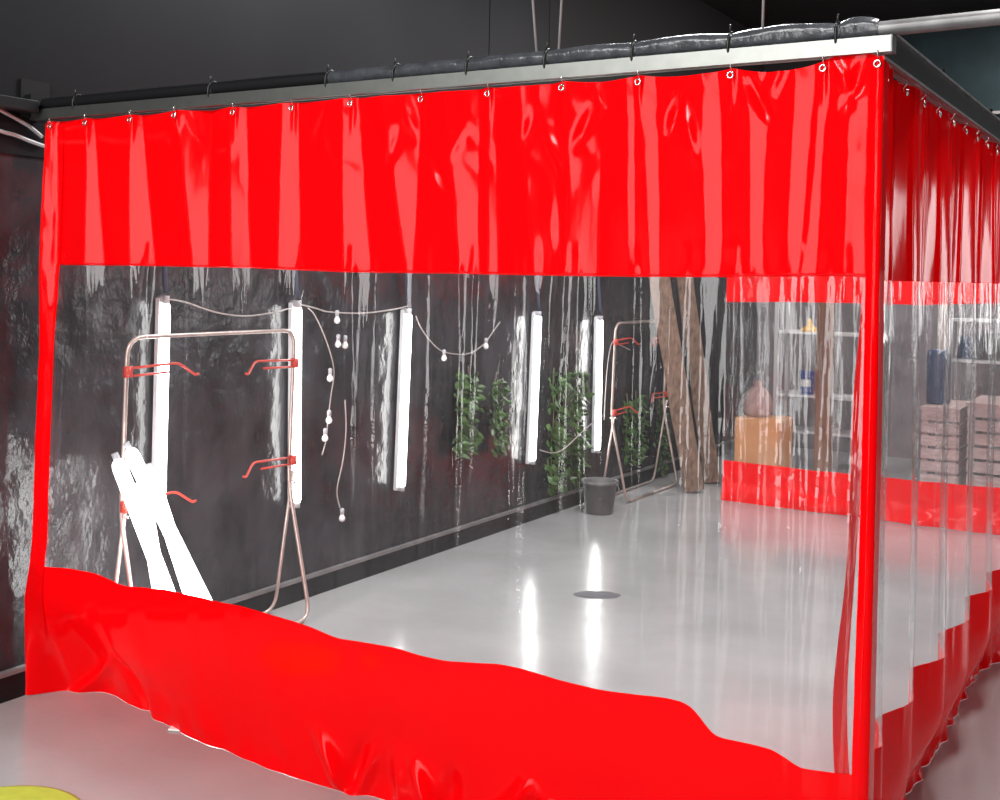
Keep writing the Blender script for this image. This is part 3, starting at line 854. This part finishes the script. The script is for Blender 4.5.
tag(MB().lathe(((x0 + x1) / 2, 10.1, zb), [(w * .7, 0), (w * .98, hgt * .12), (w, hgt * .35), (w * .85, hgt * .6), (w * .5, hgt * .8), (w * .25, hgt * .88), (w * .4, hgt)], 20, 1, .7).build('sack', M['bag'], None, True), 'pinkish tied sack resting on the tall cardboard box', 'sack')
P1 = onY(824, 400, 10.6)
ps = MB().box((P1.x, 10.6, 1.5), (.13, .13, 3.0))
tag(ps.build('wooden_post', M['wood2'], None, bevel=.008), 'reddish brown wooden post standing behind the far curtain', 'post')
P2 = onY(934, 330, 10.9)
tag(MB().box((P2.x, 11.35, 1.4), (.09, .09, 2.8)).build('timber_post', M['beige'], None, bevel=.006), 'pale beige post rising behind the dark blue drum', 'post')
# tool shelf between box and post
x0, x1, z0, z1 = yplane_box(776, 862, 333, 470, 11.3, .4)
rk = thing('shelf_rack', 'pale metal shelf rack holding a blue tub, left of the brown post', 'rack', ((x0 + x1) / 2, 11.5, 0), 'pale racks by the far wall')
zsh = [onY(800, 396, 11.3).z, onY(800, 333, 11.3).z, .35]
for xx in (x0, x1):
    for yy in (11.32, 11.68): MB().box((xx, yy, .85), (.035, .035, 1.7)).build('post', M['rack'], rk)
for zz in zsh: MB().box(((x0 + x1) / 2, 11.5, zz), (x1 - x0 + .03, .40, .022)).build('shelf', M['rack'], rk)
bx = onY(806, 396, 11.4); tw = onY(813, 396, 11.4).x - onY(800, 396, 11.4).x; th_ = onY(806, 372, 11.4).z - onY(806, 395, 11.4).z
tb = thing('plastic_tub', 'small bright blue tub with a pale label on the rack', 'tub', (bx.x, 11.43, zsh[0] + .012))
MB().lathe((bx.x, 11.43, zsh[0] + .012), [(tw * .46, 0), (tw * .5, .01), (tw * .55, th_ * .85), (tw * .58, th_ * .87), (tw * .58, th_), (tw * .2, th_)], 20).build('body', M['blue2'], tb, True)
lb = MB().grid(lambda u, v: (bx.x + tw * .545 * math.cos(PI * (1.25 + .5 * u)), 11.43 + tw * .545 * math.sin(PI * (1.25 + .5 * u)), zsh[0] + .012 + th_ * (.35 + .3 * v)), 8, 2)
lb.build('label', M['label'], tb, True)
yb_ = onY(808, 334, 11.4)
hh = onY(808, 322, 11.4).z - yb_.z
tag(MB().lathe((yb_.x, 11.45, zsh[1] + .0125), [(.085, 0), (.085, .03), (.03, hh * .5), (.018, hh), (.008, hh + .01)], 16).build('funnel', M['yellow'], None, True), 'yellow funnel standing on the top shelf of the rack', 'funnel')
# right: slatted crates, drum, long rack
def crate(px0, px1, pytop, Y, dep, lab):
    a = onY(px0, pytop, Y); b = onY(px1, pytop, Y); x0, x1, z1 = a.x, b.x, a.z
    t = thing('slatted_crate', lab, 'crate', ((x0 + x1) / 2, Y + dep / 2, 0), 'slatted wooden crates')
    n = 7; hs = z1 / n
    for sx_ in (0, 1):
        for sy_ in (0, 1):
            MB().box((x0 + .03 + (x1 - x0 - .06) * sx_, Y + .03 + (dep - .06) * sy_, z1 / 2 - .006), (.05, .05, z1 - .012)).build('post', M['palewood'], t)
    for k in range(n):
        zz = hs * (k + .5)
        MB().box(((x0 + x1) / 2, Y - .006, zz), (x1 - x0, .018, hs * .78), Matrix.Rotation(-.12, 3, 'X')).build('slat', M['palewood'], t)
        MB().box((x1 + .004, Y + dep / 2, zz), (.018, dep, hs * .78)).build('slat', M['palewood'], t)
    MB().box(((x0 + x1) / 2, Y + dep / 2, z1), (x1 - x0 + .03, dep + .03, .025)).build('lid', M['palewood'], t)
    return x0, x1, z1 + .0125
cx0, cx1, cz = crate(922, 958, 408, 10.4, .8, 'pale slatted wooden crate under the dark blue drum')
crate(968, 1030, 404, 10.5, .8, 'pale slatted wooden crate at the right picture edge')
dr = onY(937, 400, 10.7); rr_ = (onY(949, 400, 10.7).x - onY(925, 400, 10.7).x) / 2; dh = onY(937, 350, 10.7).z - cz
dm = thing('drum', 'dark blue plastic drum standing on a slatted crate', 'drum', (dr.x, 10.75, cz))
MB().lathe((dr.x, 10.75, cz), [(rr_ * .9, 0), (rr_, .02), (rr_, dh * .3), (rr_ * 1.04, dh * .33), (rr_, dh * .36), (rr_, dh * .64), (rr_ * 1.04, dh * .67), (rr_, dh * .70), (rr_, dh * .92), (rr_ * .86, dh), (rr_ * .8, dh), (rr_ * .78, dh - .02), (.02, dh - .02)], 28).build('body', M['blue'], dm, True)
MB().lathe((dr.x + rr_ * .4, 10.75, cz + dh - .021), [(.04, 0), (.04, .03), (.01, .03)], 14).build('bung', M['cap'], dm, True)
x0, x1, z0, z1 = yplane_box(950, 1060, 321, 420, 11.6, .4)
rk2 = thing('shelf_rack', 'pale metal shelf rack behind the crates at the right picture edge', 'rack', ((x0 + x1) / 2, 11.9, 0), 'pale racks by the far wall')
for xx in (x0, (x0 + x1) / 2, x1):
    for yy in (11.65, 12.1): MB().box((xx, yy, z1 / 2), (.035, .035, z1)).build('post', M['rack'], rk2)
for py in (321, 362, 412, 450):
    MB().box(((x0 + x1) / 2, 11.87, onY(980, py, 11.65).z), (x1 - x0 + .03, .48, .022)).build('shelf', M['rack'], rk2)
zs = onY(980, 362, 11.65).z + .0125
for px, hh, mk, lab in ((966, .22, 'blue', 'dark blue can on the middle shelf of the right rack'), (988, .26, 'bucket', 'grey can on the middle shelf of the right rack')):
    c = onY(px, 355, 11.8)
    tag(MB().lathe((c.x, 11.85, zs), [(.085, 0), (.09, .006), (.09, hh - .01), (.094, hh), (.08, hh), (.078, hh - .012), (.01, hh - .012)], 20).build('can', M[mk], None, True), lab, 'can', 'cans on the right rack')

# ------------------------------------------------------------------ lights
def area(name, loc, target, sx_, sy_, energy, col=(1, 1, 1)):
    l = bpy.data.lights.new(name, 'AREA'); l.shape = 'RECTANGLE'; l.size = sx_; l.size_y = sy_; l.energy = energy; l.color = col
    o = bpy.data.objects.new(name, l); COL.objects.link(o); o.location = loc
    o.rotation_euler = (Vector(target) - Vector(loc)).to_track_quat('-Z', 'Y').to_euler()
    return o
area('doorway_daylight', (-1.6, -5.25, 2.15), (-1.6, 3, 2.15), 3.3, 4.2, 400, (1, .99, .98))
area('fill_front', (-2.2, -.6, 4.5), (-2.4, 1.6, 0), 3.0, .4, 235, (1, .98, .97))  # unseen source added for diffuse light on the front curtain without highlights
area('fill_floor_right', (-.45, 3.8, 4.5), (-.45, 3.8, 0), .3, 2.4, 95, (1, .98, .97))  # unseen source added overhead so the right floor brightens, the side curtain little
area('fill_booth', (-2.4, 6.2, 4.5), (-2.4, 6.2, 0), .4, 2.6, 230, (.95, .985, 1))  # unseen source added to lift the booth floor beyond the tubes
area('fill_workshop', (-1.2, 11.2, 4.4), (-2, 11.3, 0), 1.6, .4, 120, (1, .95, .93))  # added out of view to light the things behind the back curtain
area('ceiling_lamp_side', (4.0, 6.0, 4.4), (3.2, 6, 0), .3, 3.0, 80, (1, .98, .97))
area('far_glint_panel', (4.9, FARY - .06, 2.0), (4.9, 0, 2.0), 2.4, 1.8, 95, (1, 1, 1))  # unseen bright panel added for white streaks on the side valance
w = bpy.data.worlds.new('world'); scn.world = w; w.use_nodes = True
w.node_tree.nodes['Background'].inputs[0].default_value = (.6, .65, .7, 1)
w.node_tree.nodes['Background'].inputs[1].default_value = .05

scn.view_settings.view_transform = 'Standard'
scn.view_settings.look = 'None'
scn.view_settings.exposure = 0.0
scn.view_settings.gamma = 1.0
scn.view_settings.use_curve_mapping = False
scn.cycles.max_bounces = 10
scn.cycles.transparent_max_bounces = 24
scn.cycles.use_denoising = True
scn.cycles.sample_clamp_indirect = 8
